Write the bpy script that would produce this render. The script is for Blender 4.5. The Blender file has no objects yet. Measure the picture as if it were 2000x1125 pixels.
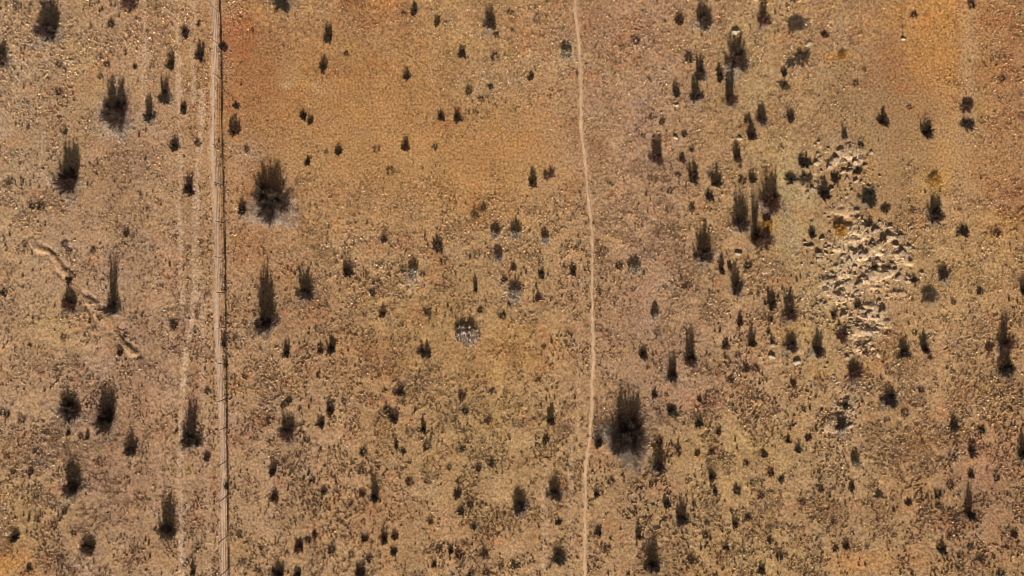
import bpy, math, random
import numpy as np

sc = bpy.context.scene
COL = sc.collection
PX = 40.0                      # photograph pixels per metre on the ground
SUN_EL = math.radians(22.0)

# ------------------------------------------------------------ camera
cam = bpy.data.cameras.new('camera')
cam.sensor_width = 36; cam.lens = 24.0
cam.clip_start = 0.5; cam.clip_end = 6000
cam_o = bpy.data.objects.new('camera', cam); COL.objects.link(cam_o)
cam_o.location = (0, 0, 33.333); cam_o.rotation_euler = (0, 0, 0)
sc.camera = cam_o

# ------------------------------------------------------------ sky and sun
w = bpy.data.worlds.new('World'); sc.world = w; w.use_nodes = True
nt = w.node_tree; nt.nodes.clear()
sky = nt.nodes.new('ShaderNodeTexSky'); sky.sky_type = 'NISHITA'; sky.sun_disc = False
sky.sun_elevation = SUN_EL; sky.sun_rotation = math.radians(180)
sky.dust_density = 0.6; sky.air_density = 0.55; sky.altitude = 2200; sky.ozone_density = 0.4
bg = nt.nodes.new('ShaderNodeBackground'); bg.inputs[1].default_value = 0.05
out = nt.nodes.new('ShaderNodeOutputWorld')
hs = nt.nodes.new('ShaderNodeHueSaturation'); hs.inputs['Saturation'].default_value = .12
nt.links.new(sky.outputs[0], hs.inputs['Color']); nt.links.new(hs.outputs[0], bg.inputs[0]); nt.links.new(bg.outputs[0], out.inputs[0])
sun = bpy.data.lights.new('sun', 'SUN'); sun.energy = 5.0; sun.angle = math.radians(0.5)
sun.color = (1.0, 0.93, 0.84)
sun_o = bpy.data.objects.new('sun', sun); COL.objects.link(sun_o)
sun_o.rotation_euler = (math.pi/2 - SUN_EL, 0, math.radians(1.0))
sun_o.location = (0, -30, 20)

sc.view_settings.view_transform = 'Standard'; sc.view_settings.look = 'None'
sc.cycles.filter_width = 0.75
sc.view_settings.exposure = 1.54; sc.view_settings.gamma = 1

def P(x, y): return (x-1000.0)/PX, (562.5-y)/PX

# ------------------------------------------------------------ noise
def hsh(ix, iy, seed):
    h = (ix.astype(np.int64)*374761393 + iy.astype(np.int64)*668265263 + seed*974634777) & 0xffffffff
    h = ((h ^ (h >> 13))*1274126177) & 0xffffffff
    h = ((h ^ (h >> 16))*2246822519) & 0xffffffff
    return ((h ^ (h >> 15)) & 0xffffff)/float(0xffffff)
def vn(x, y, cell, seed, cy=None):                 # value noise 0..1
    cy = cy or cell
    x = x/cell + 1000.37*((seed*7) % 13 + 1); y = y/cy + 917.11*((seed*5) % 11 + 1)
    ix = np.floor(x); iy = np.floor(y); fx = x-ix; fy = y-iy
    fx = fx*fx*(3-2*fx); fy = fy*fy*(3-2*fy)
    a = hsh(ix, iy, seed); b = hsh(ix+1, iy, seed); c = hsh(ix, iy+1, seed); d = hsh(ix+1, iy+1, seed)
    return a+(b-a)*fx + ((c+(d-c)*fx)-(a+(b-a)*fx))*fy
def fbm(x, y, cell, seed, n=3, cy=None):
    s = 0; t = 0; a = 1.0
    for i in range(n):
        s = s + a*vn(x, y, cell/2**i, seed+i*17, (cy/2**i) if cy else None); t += a; a *= .55
    return s/t
def sst(a, b, v):
    t = np.clip((v-a)/(b-a), 0, 1); return t*t*(3-2*t)
def lin(c):
    return np.array([((v/255.+.055)/1.055)**2.4 if v > 10 else v/255./12.92 for v in c])

# ------------------------------------------------------------ layout of the ground (photo pixels)
TRACK = [(418, -300), (418, 0), (420, 90), (417, 200), (415, 300), (420, 400), (424, 480), (422, 600), (427, 700), (433, 850), (436, 960), (435, 1125), (437, 1420)]
PATH = [(1113, -300), (1123, 0), (1128, 50), (1133, 120), (1135, 200), (1136, 250), (1143, 300), (1147, 370), (1153, 420), (1158, 480), (1156, 560), (1157, 640), (1158, 700), (1156, 780), (1153, 850), (1147, 880), (1143, 930), (1142, 1000), (1141, 1125), (1146, 1420)]
FENCE = [(424, -300), (427, 0), (432, 100), (434, 250), (436, 375), (438.5, 505), (440, 571), (442, 700), (443, 850), (445, 1000), (447, 1125), (451, 1420)]
FAINT = [([(397, 180), (388, 300), (382, 400), (381, 560), (373, 635), (361, 700), (354, 780), (350, 870), (352, 1000), (358, 1420)], 7, .78),
         ([(379, -300), (379, 0), (376, 110), (378, 200)], 6, .6),
         ([(338, -300), (340, 0), (348, 70), (352, 330), (349, 430), (356, 620)], 6, .65),
         ([(284, -300), (284, 50), (280, 230)], 7, .5),
         ([(395, 560), (393, 700), (402, 860), (408, 1000), (410, 1420)], 7, .35),
         ([(1116, 850), (1114, 1000), (1115, 1420)], 6, .3),
         ([(1062, 900), (1065, 1420)], 6, .35),
         ([(1150, 480), (1132, 600), (1128, 900)], 5, .2),
         ([(1893, -300), (1893, 60), (1888, 190), (1880, 330)], 22, .18)]
GULLY = [(72, 470), (95, 500), (130, 535), (160, 575), (195, 612), (235, 655), (262, 690)]
MAT = [(1700, 500, 95, 75, 1.0), (1660, 560, 70, 60, .8), (1740, 540, 50, 45, .8), (1690, 640, 60, 70, .75), (1660, 430, 80, 60, .5), (1640, 300, 60, 45, .55),
       (1590, 350, 70, 60, .4), (1650, 800, 50, 90, .55), (1600, 740, 60, 40, .3), (1620, 500, 60, 50, .5), (1560, 130, 45, 45, .35), (1655, 880, 50, 50, .3)]
GRIT = [(730, 500, 55, 34), (960, 150, 55, 45), (1010, 560, 65, 45), (518, 432, 50, 20), (224, 256, 50, 18), (805, 545, 20, 12), (1105, 124, 26, 15), (905, 80, 60, 50), (480, 285, 34, 22), (1065, 350, 50, 18), (1560, 128, 30, 26), (1590, 560, 60, 80), (1690, 560, 110, 110), (1660, 330, 60, 80), (1655, 820, 50, 80), (975, 440, 26, 40), (830, 700, 16, 10), (150, 970, 40, 20), (1890, 240, 30, 16), (1830, 440, 24, 14), (1120, 180, 20, 20)]
def xat(line, y): return np.interp(y, [p[1] for p in line], [p[0] for p in line])
def dline(px, py, line):
    d = np.full(px.shape, 1e9)
    for (x0, y0), (x1, y1) in zip(line[:-1], line[1:]):
        dx, dy = x1-x0, y1-y0
        t = np.clip(((px-x0)*dx+(py-y0)*dy)/(dx*dx+dy*dy), 0, 1)
        d = np.minimum(d, np.hypot(px-x0-t*dx, py-y0-t*dy))
    return d

BLOBS = [  # x, y, rx, ry, displayed colour, strength
 (200, 560, 260, 900, (162, 126, 101), .9), (30, 230, 110, 260, (168, 138, 104), .7), (120, 640, 70, 45, (182, 142, 78), .5), (10, 1110, 60, 60, (196, 128, 44), .95),
 (60, 1010, 90, 60, (176, 136, 78), .5), (250, 820, 70, 110, (146, 102, 72), .6), (235, 950, 60, 90, (148, 104, 74), .55), (310, 1090, 60, 40, (142, 98, 68), .6),
 (100, 100, 60, 60, (182, 146, 106), .4), (160, 180, 30, 160, (164, 128, 72), .4), (180, 330, 60, 90, (158, 114, 74), .4),
 (640, 200, 260, 220, (164, 113, 63), .85), (485, 140, 55, 95, (150, 88, 46), .95), (460, 60, 25, 60, (166, 88, 46), .6), (600, 170, 100, 70, (172, 110, 56), .6), (745, 15, 60, 25, (176, 106, 48), .6),
 (580, 140, 30, 26, (190, 150, 100), .4), (790, 180, 140, 100, (174, 120, 66), .6), (480, 480, 45, 35, (160, 96, 52), .7), (510, 380, 60, 70, (158, 98, 56), .5), (470, 230, 60, 90, (165, 108, 62), .5), (840, 300, 180, 120, (180, 126, 68), .6),
 (985, 280, 100, 75, (174, 120, 66), .95), (900, 380, 120, 60, (178, 126, 68), .6), (1080, 20, 60, 40, (174, 122, 70), .4), (1095, 45, 60, 90, (166, 122, 82), .4),
 (880, 90, 60, 60, (178, 132, 72), .4), (720, 500, 70, 50, (170, 136, 100), .35), (1000, 560, 110, 90, (168, 136, 96), .35),
 (1000, 690, 90, 60, (178, 122, 62), .8), (900, 720, 90, 70, (172, 122, 66), .6), (700, 690, 80, 50, (168, 110, 62), .7), (860, 620, 200, 80, (168, 128, 76), .6), (740, 1010, 60, 40, (166, 108, 64), .55), (700, 850, 50, 60, (164, 110, 62), .4),
 (560, 850, 120, 220, (159, 121, 91), .6), (950, 850, 130, 120, (170, 134, 80), .6), (600, 620, 120, 60, (158, 114, 78), .5),
 (1250, 300, 110, 600, (162, 122, 97), .85), (1215, 60, 110, 60, (160, 114, 82), .6), (1380, 500, 60, 200, (168, 130, 84), .5), (1450, 60, 80, 60, (172, 138, 92), .5), (1470, 160, 60, 60, (174, 144, 98), .6),
 (1330, 680, 150, 150, (158, 119, 93), .6), (1450, 880, 200, 60, (168, 134, 78), .6), (1540, 640, 45, 22, (194, 140, 60), .6), (1380, 1010, 180, 120, (162, 126, 80), .6), (1270, 1060, 110, 60, (160, 118, 84), .5),
 (1545, 400, 55, 90, (172, 148, 104), .85), (1590, 600, 60, 130, (178, 146, 98), .7), (1510, 300, 60, 60, (174, 144, 94), .5),
 (1690, 200, 100, 80, (148, 116, 74), .95), (1755, 300, 85, 110, (147, 111, 74), .98), (1760, 380, 60, 60, (164, 124, 78), .6), (1750, 120, 60, 70, (148, 94, 58), .95), (1720, 180, 60, 40, (158, 122, 82), .5),
 (1850, 95, 85, 110, (178, 116, 50), .9), (1830, 20, 70, 40, (196, 130, 56), .8), (1800, 70, 40, 60, (190, 128, 56), .5), (1890, 150, 14, 140, (180, 146, 96), .6), (1960, 130, 55, 200, (152, 96, 52), .9), (1980, 420, 40, 130, (160, 100, 56), .6),
 (1860, 300, 90, 50, (180, 130, 68), .6), (1645, 110, 22, 16, (198, 128, 40), .8), (1825, 358, 26, 22, (200, 146, 62), .9), (1645, 460, 28, 28, (190, 124, 50), .7), (1950, 460, 34, 28, (186, 134, 60), .5), (1810, 435, 34, 14, (196, 130, 66), .7),
 (1500, 445, 20, 14, (192, 128, 40), .6), (1870, 520, 120, 60, (170, 132, 78), .6), (1800, 900, 150, 180, (158, 119, 79), .7), (1690, 1110, 40, 22, (194, 116, 44), .9), (1795, 1085, 24, 22, (182, 104, 52), .6), (1800, 870, 34, 26, (180, 112, 56), .5),
 (1760, 960, 44, 50, (178, 118, 60), .55), (1940, 1000, 90, 140, (144, 100, 70), .85), (1940, 870, 60, 40, (168, 110, 80), .6), (1970, 1090, 40, 40, (164, 116, 60), .4), (1690, 720, 34, 14, (194, 126, 50), .6), (1590, 715, 32, 16, (196, 146, 72), .5), (1680, 320, 60, 22, (186, 132, 64), .5),
 (1650, 950, 100, 90, (164, 128, 92), .5), (1370, 780, 30, 20, (164, 100, 74), .5), (1300, 950, 24, 14, (168, 104, 80), .5), (1500, 1100, 240, 60, (170, 134, 80), .5), (1395, 1120, 60, 14, (176, 112, 66), .4),
 (567, 163, 15, 8, (196, 156, 112), .9), (627, 169, 15, 7, (196, 156, 110), .9), (960, 150, 60, 40, (178, 148, 106), .45), (1110, 122, 22, 18, (200, 172, 130), .6), (228, 250, 42, 14, (176, 158, 140), .6),
 (256, 897, 20, 8, (196, 160, 124), .7), (518, 420, 44, 18, (186, 158, 130), .5), (805, 545, 16, 10, (206, 178, 140), .6), (470, 290, 30, 20, (170, 140, 108), .4)]
BASE = (163, 127, 87)
KALB = np.array([.605, .63, .69])                                          # displayed linear -> base colour

def TONE(c): return tuple(.72*a+.28*b for a, b in zip(c, (142, 122, 90)))
def zone(px, py):
    """base colour, roughness map, pale mat map at photo pixels"""
    wx = px + 34*(fbm(px, py, 90, 3)-.5)*2 + 14*(vn(px, py, 22, 8)-.5); wy = py + 34*(fbm(px, py, 90, 5)-.5)*2 + 14*(vn(px, py, 22, 9)-.5)
    c = np.zeros(px.shape+(3,)); c[:] = lin(BASE)
    br = .30+.85*fbm(px, py, 60, 21)+.55*fbm(px, py, 13, 23, 2)
    for (x, y, rx, ry, col, s) in BLOBS:
        wgt = np.clip(.86*s*np.exp(-(((wx-x)/rx)**2+((wy-y)/ry)**2)*.9)*br, 0, .97)[..., None]
        c = c*(1-wgt)+lin(TONE(col))*wgt
    mat = np.zeros(px.shape)
    for (x, y, rx, ry, s) in MAT:
        mat = np.maximum(mat, s*np.exp(-(((wx-x)/rx)**2+((wy-y)/ry)**2)))
    # broad mottling of straw, reddish litter and bare soil
    m = fbm(px, py, 46, 31, 3); c = c*(1+(m-.5)[..., None]*np.array([.22, .26, .32]))
    red = sst(.60, .80, fbm(px, py, 34, 41, 3))[..., None]*.5; c = c*(1-red)+c*np.array([1.02, .80, .72])*red
    yel = sst(.62, .80, fbm(px, py, 30, 47, 3))[..., None]*.6; c = c*(1-yel)+c*np.array([1.12, 1.12, .92])*yel
    gry = sst(.60, .78, fbm(px, py, 40, 53, 3))[..., None]*.45; c = c*(1-gry)+c*np.array([1.02, 1.1, 1.3])*gry
    # vertical streaks left by mowing and driving
    st = vn(px, py, 26, 61, 500); c = c*(1+(st-.5)[..., None]*.16)
    rough = .48+.68*fbm(px, py, 120, 71, 2)
    for (x, y, rx, ry, s) in [(650, 200, 230, 130, -.5), (950, 300, 160, 80, -.5), (1740, 220, 110, 160, -.55), (1850, 120, 80, 120, -.2), (1545, 400, 50, 90, -.5), (1480, 170, 60, 60, -.35), (200, 700, 240, 500, .15), (1400, 800, 300, 300, .2), (1900, 950, 200, 250, .3), (120, 120, 120, 200, .3), (600, 850, 150, 250, .25)]:
        rough = rough + s*np.exp(-(((wx-x)/rx)**2+((wy-y)/ry)**2))
    rough = np.clip(rough, .22, 1.8)
    for line, wd, s in FAINT:
        d = dline(px, py, line); k = sst(wd*1.2, wd*.35, d + 7*(vn(px, py, 14, 77)-.5))*s*(.5+.8*vn(px, py, 60, 78))
        k = np.clip(k, 0, .9)[..., None]; c = c*(1-k)+lin((186, 154, 122))*k; rough = rough*(1-.7*k[..., 0])
    for line, w0, s0 in ((TRACK, 12., .6), (PATH, 8., .4)):
        d = np.abs(px-xat(line, py))+6*(vn(px, py, 10, 79)-.5); k = (sst(w0, w0*.35, d)*s0)[..., None]; c = c*(1-k)+lin((190, 150, 110))*k; rough = rough*(1-.6*k[..., 0])
    d = dline(px+30*(vn(px, py, 30, 141)-.5), py, GULLY); k = sst(7, 2, d)[..., None]*.25*vn(px, py, 24, 142)[..., None]; c = c*(1-k)+lin((184, 142, 92))*k
    ft = np.abs(px-xat(FENCE, py)); k = (sst(7, 2, ft)*.25*(.5+.8*vn(px, py, 12, 81, 30)))[..., None]; k = np.clip(k, 0, .8); c = c*(1-k)+lin((112, 82, 56))*k  # fence line: post and wire shadow painted into the ground colour, with some litter
    return c*KALB, rough, mat

def zbig(X, Y):
    return .22*(vn(X, Y, 17, 101)-.5)+.10*(vn(X, Y, 6, 102)-.5)
def height(X, Y, rough, mat):
    px = X*PX+1000; py = 562.5-Y*PX
    pm = np.minimum(np.abs(px-xat(TRACK, py))/5.5, np.abs(px-xat(PATH, py))/4.4)
    soft = sst(.75, 1.9, pm + .5*(vn(px, py, 9, 111)-.5))
    zb = zbig(X, Y)
    hum = vn(X, Y, .60, 120)*.018 + vn(X, Y, .24, 121)*.016 + vn(X, Y, .13, 122)*.018
    pit = 0
    mi = rough*(hum-.026+pit)
    mm = sst(.42, .62, fbm(X, Y, .75, 130, 2, .42))*.10*sst(.25, .6, mat)
    g = dline(px+30*(vn(px, py, 30, 141)-.5), py, GULLY); gl = .95*(.045*np.exp(-((g-2)/4.5)**2) - .05*np.exp(-((g-9)/4.5)**2))*(.15+1.2*vn(px, py, 26, 140))
    far = np.maximum(np.abs(X)-33, np.abs(Y)-22); fz = np.clip(far/300, 0, 1)
    z = zb + soft*(mi+.018) + mm*soft + gl + fz*0
    return z

# ------------------------------------------------------------ mesh helpers
def mesh_np(name, V, F, mat, attrs=None, parent=None, link=True, smooth=False, k=3):
    me = bpy.data.meshes.new(name)
    V = np.asarray(V, np.float32); F = np.asarray(F, np.int32)
    me.vertices.add(len(V)); me.vertices.foreach_set('co', V.ravel())
    n = len(F); me.loops.add(n*k); me.loops.foreach_set('vertex_index', F.ravel())
    me.polygons.add(n); me.polygons.foreach_set('loop_start', np.arange(0, n*k, k, dtype=np.int32))
    try: me.polygons.foreach_set('loop_total', np.full(n, k, np.int32))
    except Exception: pass
    me.polygons.foreach_set('use_smooth', np.full(n, smooth, bool))
    for an, (typ, arr) in (attrs or {}).items():
        a = me.attributes.new(an, typ, 'POINT')
        arr = np.asarray(arr, np.float32)
        if typ == 'FLOAT_COLOR':
            if arr.shape[1] == 3: arr = np.concatenate([arr, np.ones((len(arr), 1), np.float32)], 1)
            a.data.foreach_set('color', arr.astype(np.float32).ravel())
        else: a.data.foreach_set('value', arr.ravel())
    me.update(calc_edges=True)
    if mat: me.materials.append(mat)
    if not link: return me
    o = bpy.data.objects.new(name, me); COL.objects.link(o)
    if parent: o.parent = parent
    return o

def new_mat(name):
    m = bpy.data.materials.new(name); m.use_nodes = True
    n = m.node_tree; b = n.nodes['Principled BSDF']
    b.inputs['Roughness'].default_value = .9
    b.inputs['Specular IOR Level'].default_value = .15
    return m, n, b
def mixc(n, typ, a, b, fac=1.0):
    x = n.nodes.new('ShaderNodeMix'); x.data_type = 'RGBA'; x.blend_type = typ
    for s, v in ((0, fac), (6, a), (7, b)):
        if hasattr(v, 'links') or isinstance(v, bpy.types.NodeSocket): n.links.new(v, x.inputs[s])
        else: x.inputs[s].default_value = v
    return x.outputs[2]
def ramp(n, src, stops):
    r = n.nodes.new('ShaderNodeValToRGB'); e = r.color_ramp.elements
    while len(e) < len(stops): e.new(.5)
    for el, (p, c) in zip(e, stops): el.position = p; el.color = (*c, 1) if len(c) == 3 else c
    n.links.new(src, r.inputs[0]); return r.outputs[0]
def noise(n, scale, detail=2, obj=True):
    t = n.nodes.new('ShaderNodeTexNoise'); t.inputs['Scale'].default_value = scale; t.inputs['Detail'].default_value = detail
    c = n.nodes.new('ShaderNodeNewGeometry'); n.links.new(c.outputs['Position'], t.inputs['Vector'])
    return t.outputs['Fac']

# ground: zone colour times litter grain
M_ground, n, b = new_mat('dry_ground')
at = n.nodes.new('ShaderNodeAttribute'); at.attribute_name = 'zone'
g1 = ramp(n, noise(n, 9.0, 4), [(.30, (.50, .45, .40)), (.50, (.95, .95, .95)), (.68, (1.40, 1.38, 1.32))])
g2 = ramp(n, noise(n, 34.0, 2), [(.3, (.70, .66, .62)), (.7, (1.25, 1.26, 1.25))])
c = mixc(n, 'MULTIPLY', at.outputs['Color'], g1); c = mixc(n, 'MULTIPLY', c, g2)
n.links.new(c, b.inputs['Base Color'])

M_path, n, b = new_mat('trodden_dirt')
at = n.nodes.new('ShaderNodeAttribute'); at.attribute_name = 'zone'
g1 = ramp(n, noise(n, 5.0, 5), [(.3, (.82, .80, .78)), (.7, (1.12, 1.12, 1.12))])
n.links.new(mixc(n, 'MULTIPLY', at.outputs['Color'], g1), b.inputs['Base Color'])

M_grass, n, b = new_mat('dry_grass_blades')
at = n.nodes.new('ShaderNodeAttribute'); at.attribute_name = 'zone'
n.links.new(at.outputs['Color'], b.inputs['Base Color']); b.inputs['Roughness'].default_value = .8

# plants: object colour times the per twig variation
M_plant, n, b = new_mat('dry_plant')
oi = n.nodes.new('ShaderNodeObjectInfo'); at = n.nodes.new('ShaderNodeAttribute'); at.attribute_name = 'shade'
c = mixc(n, 'MULTIPLY', oi.outputs['Color'], ramp(n, at.outputs['Fac'], [(0, (.16, .14, .12)), (.55, (.45, .42, .40)), (.8, (1.0, .93, .87)), (1, (1.6, 1.45, 1.32))]))
n.links.new(c, b.inputs['Base Color'])

M_wood, n, b = new_mat('weathered_wood')
g1 = ramp(n, noise(n, 22.0, 3), [(.3, (.045, .036, .028)), (.7, (.12, .10, .08))]); n.links.new(g1, b.inputs['Base Color'])
M_wire, n, b = new_mat('rusty_wire')
b.inputs['Base Color'].default_value = (.10, .07, .05, 1); b.inputs['Metallic'].default_value = .6; b.inputs['Roughness'].default_value = .6
M_stone, n, b = new_mat('pale_stone')
g1 = ramp(n, noise(n, 14.0, 4), [(.3, (.17, .13, .085)), (.7, (.27, .22, .155))]); n.links.new(g1, b.inputs['Base Color'])

# ------------------------------------------------------------ ground sheet
def axis(half, step):
    a = np.arange(-half, half+step/2, step)
    ext = []; s = step; v = a[-1]
    while v < 3500: s *= 1.28; v += s; ext.append(v)
    ext = np.array(ext); return np.concatenate([-ext[::-1], a, ext])
gx = axis(27.5, .045); gy = axis(16.5, .045)
GX, GY = np.meshgrid(gx, gy)
px = GX*PX+1000; py = 562.5-GY*PX
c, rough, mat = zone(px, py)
GZ = height(GX, GY, rough, mat)
mm = sst(.40, .60, fbm(GX, GY, .75, 130, 2, .42))*sst(.25, .6, mat)
k = np.clip(mm*.6+.45*sst(.30, .9, mat)*(.3+vn(GX, GY, .3, 135)), 0, .8)[..., None]; cg = c*(1-k)+lin((190, 160, 124))*KALB*k
nx, ny = len(gx), len(gy)
idx = np.arange(nx*ny).reshape(ny, nx)
F = np.stack([idx[:-1, :-1], idx[:-1, 1:], idx[1:, 1:], idx[1:, :-1]], -1).reshape(-1, 4)
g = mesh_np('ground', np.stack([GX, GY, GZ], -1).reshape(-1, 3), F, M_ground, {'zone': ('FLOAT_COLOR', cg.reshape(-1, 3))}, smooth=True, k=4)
g['kind'] = 'structure'; g['label'] = 'dry tan and orange open grassland seen from above'
del GX, GY, GZ, c, cg, k

def strip(name, line, hw, col, label, seed):
    ys = np.arange(-290, 1400, 2.0); xs = xat(line, ys) + 3.0*(vn(ys, ys*0, 60, seed)-.5)+1.6*(vn(ys, ys*0, 14, seed+1)-.5)
    W = hw*(.55+.6*vn(ys, ys*0, 45, seed+2)+.5*vn(ys, ys*0, 9, seed+3))
    V = []; C = []
    us = np.linspace(-1, 1, 9)
    for u in us:
        e = u*W + (abs(u) > .9)*(vn(ys, ys*0, 6, seed+9+int(u))-.5)*hw*1.0
        X, Y = (xs+e-1000)/PX, (562.5-ys)/PX
        Z = zbig(X, Y)+.020-.012*abs(u)**3*1.0 + .01*(vn(X, Y, .2, seed+5)-.5)
        V.append(np.stack([X, Y, Z], -1))
        k = .82+.18*(1-abs(u))+.25*(vn(X*PX, Y*PX, 10, seed+7, 40)-.5)
        C.append(lin(col)[None]*KALB*k[:, None])
    V = np.stack(V, 1); C = np.stack(C, 1); m = len(us); I = np.arange(len(ys)*m).reshape(len(ys), m)
    F = np.stack([I[:-1, :-1], I[1:, :-1], I[1:, 1:], I[:-1, 1:]], -1).reshape(-1, 4)
    o = mesh_np(name, V.reshape(-1, 3), F, M_path, {'zone': ('FLOAT_COLOR', C.reshape(-1, 3))}, smooth=True, k=4)
    o['kind'] = 'structure'; o['label'] = label
strip('dirt_track', TRACK, 5.0, (190, 156, 126), 'pale worn dirt track running beside the fence', 300)
strip('footpath', PATH, 3.1, (194, 157, 118), 'narrow trodden footpath winding down the middle of the grassland', 320)

# ------------------------------------------------------------ grass (stuff)
rng = np.random.default_rng(7)
def grass(name, N, area, label, size, dens_fn, col_fn, nb, wid=.011, lean=(.25, 1.35), core=0):
    X = rng.uniform(-area[0], area[0], N); Y = rng.uniform(-area[1], area[1], N)
    px = X*PX+1000; py = 562.5-Y*PX
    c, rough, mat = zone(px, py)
    pm = np.minimum(np.abs(px-xat(TRACK, py))-4.4, np.abs(px-xat(PATH, py))-2.8)
    keep = (pm > 2.0-7.0*rng.random(N)**2.2) & (rng.random(N) < dens_fn(X, Y, px, py, rough, mat))
    X, Y, c, rough, mat, px, py = X[keep], Y[keep], c[keep], rough[keep], mat[keep], px[keep], py[keep]
    N = len(X); Z = height(X, Y, rough, mat)-.01
    s = size*(.6+.8*rng.random(N))*np.clip(.45+.6*rough, .5, 1.3)
    col = col_fn(c, rough, mat, N, px, py)
    T = N*nb; r = lambda a: np.repeat(a, nb, axis=0)
    az = rng.uniform(0, 2*np.pi, T); le = rng.uniform(lean[0], lean[1], T); L = r(s)*rng.uniform(.6, 1.25, T)
    off = r(s)*(.45 if nb != 16 else .32)*np.sqrt(rng.random(T)); oa = az+rng.normal(0, .7, T)
    bx = r(X)+off*np.cos(oa); by = r(Y)+off*np.sin(oa); bz = r(Z)
    hw = wid*rng.uniform(.6, 1.3, T)*(r(s)/size)**.5; pa = rng.uniform(0, 2*np.pi, T)
    tip = np.stack([bx+L*np.sin(le)*np.cos(az), by+L*np.sin(le)*np.sin(az), bz+L*np.cos(le)+.012], -1)
    a = np.stack([bx-hw*np.cos(pa), by-hw*np.sin(pa), bz], -1); b_ = np.stack([bx+hw*np.cos(pa), by+hw*np.sin(pa), bz], -1)
    V = np.stack([a, b_, tip], 1).reshape(-1, 3); F = np.arange(T*3).reshape(-1, 3)
    C = r(col)*rng.uniform(.75, 1.25, T)[:, None]; C = np.repeat(C, 3, axis=0)
    if core:                                          # tight clump of leaf bases in the middle of every tuft
        m = 6; th = (np.arange(m)/m*2*np.pi)[None]+rng.uniform(0, 2, N)[:, None]; rad = (s*core)[:, None]*rng.uniform(.6, 1.35, (N, m))
        ring = np.stack([X[:, None]+rad*np.cos(th)*1.15, Y[:, None]+rad*np.sin(th)*.9, np.repeat((Z-.012)[:, None], m, 1)+rng.uniform(-.01, .004, (N, m))], -1)
        rad2 = rad*rng.uniform(.35, .75, (N, m)); ht = (s*rng.uniform(.30, .75, N))[:, None]
        up = np.stack([X[:, None]+rad2*np.cos(th+.4), Y[:, None]+rad2*np.sin(th+.4), Z[:, None]+ht*rng.uniform(.7, 1.1, (N, m))], -1)
        top = np.stack([X+s*.1*rng.normal(0, 1, N), Y+s*.1*rng.normal(0, 1, N), Z+ht[:, 0]*1.1], -1)[:, None]
        CV = np.concatenate([ring, up, top], 1); q = 2*m+1; i0 = np.arange(m); i1 = (i0+1) % m
        f = np.concatenate([np.stack([i0, i1, m+i1], -1), np.stack([i0, m+i1, m+i0], -1), np.stack([m+i0, m+i1, i0*0+2*m], -1)])
        CF = (np.arange(N)[:, None, None]*q+f[None]).reshape(-1, 3)+len(V)
        cc = col[:, None]*rng.uniform(.7, 1.3, (N, q))[..., None]
        V = np.concatenate([V, CV.reshape(-1, 3)]); F = np.concatenate([F, CF]); C = np.concatenate([C, cc.reshape(-1, 3)])
    o = mesh_np(name, V, F, M_grass, {'zone': ('FLOAT_COLOR', np.clip(C, 0, .9))})
    o['kind'] = 'stuff'; o['label'] = label
    return o
def gcol(c, rough, mat, N, px, py):
    gr = sst(.60, .80, fbm(px, py, 44, 171, 3))*.35
    for (x, y, rx, ry) in GRIT: gr = np.maximum(gr, .6*np.exp(-((px-x)/rx)**2-((py-y)/ry)**2))
    hit = (rng.random(N) < gr)[:, None]*.48; c = c*(1-hit)+lin((222, 196, 166))*KALB*hit
    v = rng.normal(1.12, .34, N)[:, None]; v = np.clip(v*np.where(rng.random(N)[:, None] < .15, 1.42, 1.0), .25, 2.4)
    pale = sst(.3, .8, mat)[:, None]*.6
    k = (rng.random(N) < .16)[:, None]*.45
    c = c*(1-k)+lin((214, 184, 140))*KALB*k
    return (c*(1-pale)+lin((208, 180, 140))*KALB*pale)*v*1.0
grass('dry_grass', 330000, (29, 18), 'short dry straw grass covering the open ground', .070,
      lambda X, Y, px, py, r, m: np.clip(.10+.62*r, 0, 1)*sst(.36, .62, fbm(X, Y, .8, 151, 3))*(.5+.95*fbm(X, Y, 3.5, 152, 2)), gcol, 4, core=.55)
def dcol(c, rough, mat, N, px, py):
    f = rng.uniform(.38, .72, N)[:, None]; t = np.where(rng.random(N)[:, None] < .3, np.array([[1.0, .72, .62]]), np.array([[1.0, .95, .85]]))
    return c*f*t
grass('dark_tussocks', 13500, (29, 18), 'thousands of small brown tussocks dotted through the dry grass', .105,
      lambda X, Y, px, py, r, m: np.clip(r-.32, 0, 1.2)*sst(.46, .70, fbm(px, py, 42, 161, 3))*1.0, dcol, 16, .012, (.02, .55))
def pcol(c, rough, mat, N, px, py):
    k = rng.uniform(.35, .9, N)[:, None]; return (c*(1-k)+lin((216, 190, 150))*KALB*k)*rng.uniform(.7, 1.25, N)[:, None]
grass('matted_pale_grass', 22000, (29, 18), 'pale straw grass growing between the rocks on the right side', .20,
      lambda X, Y, px, py, r, m: sst(.15, .7, m)*sst(.35, .6, fbm(X, Y, .75, 130, 2, .42)), pcol, 7, .013, (1.0, 1.5))

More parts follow.
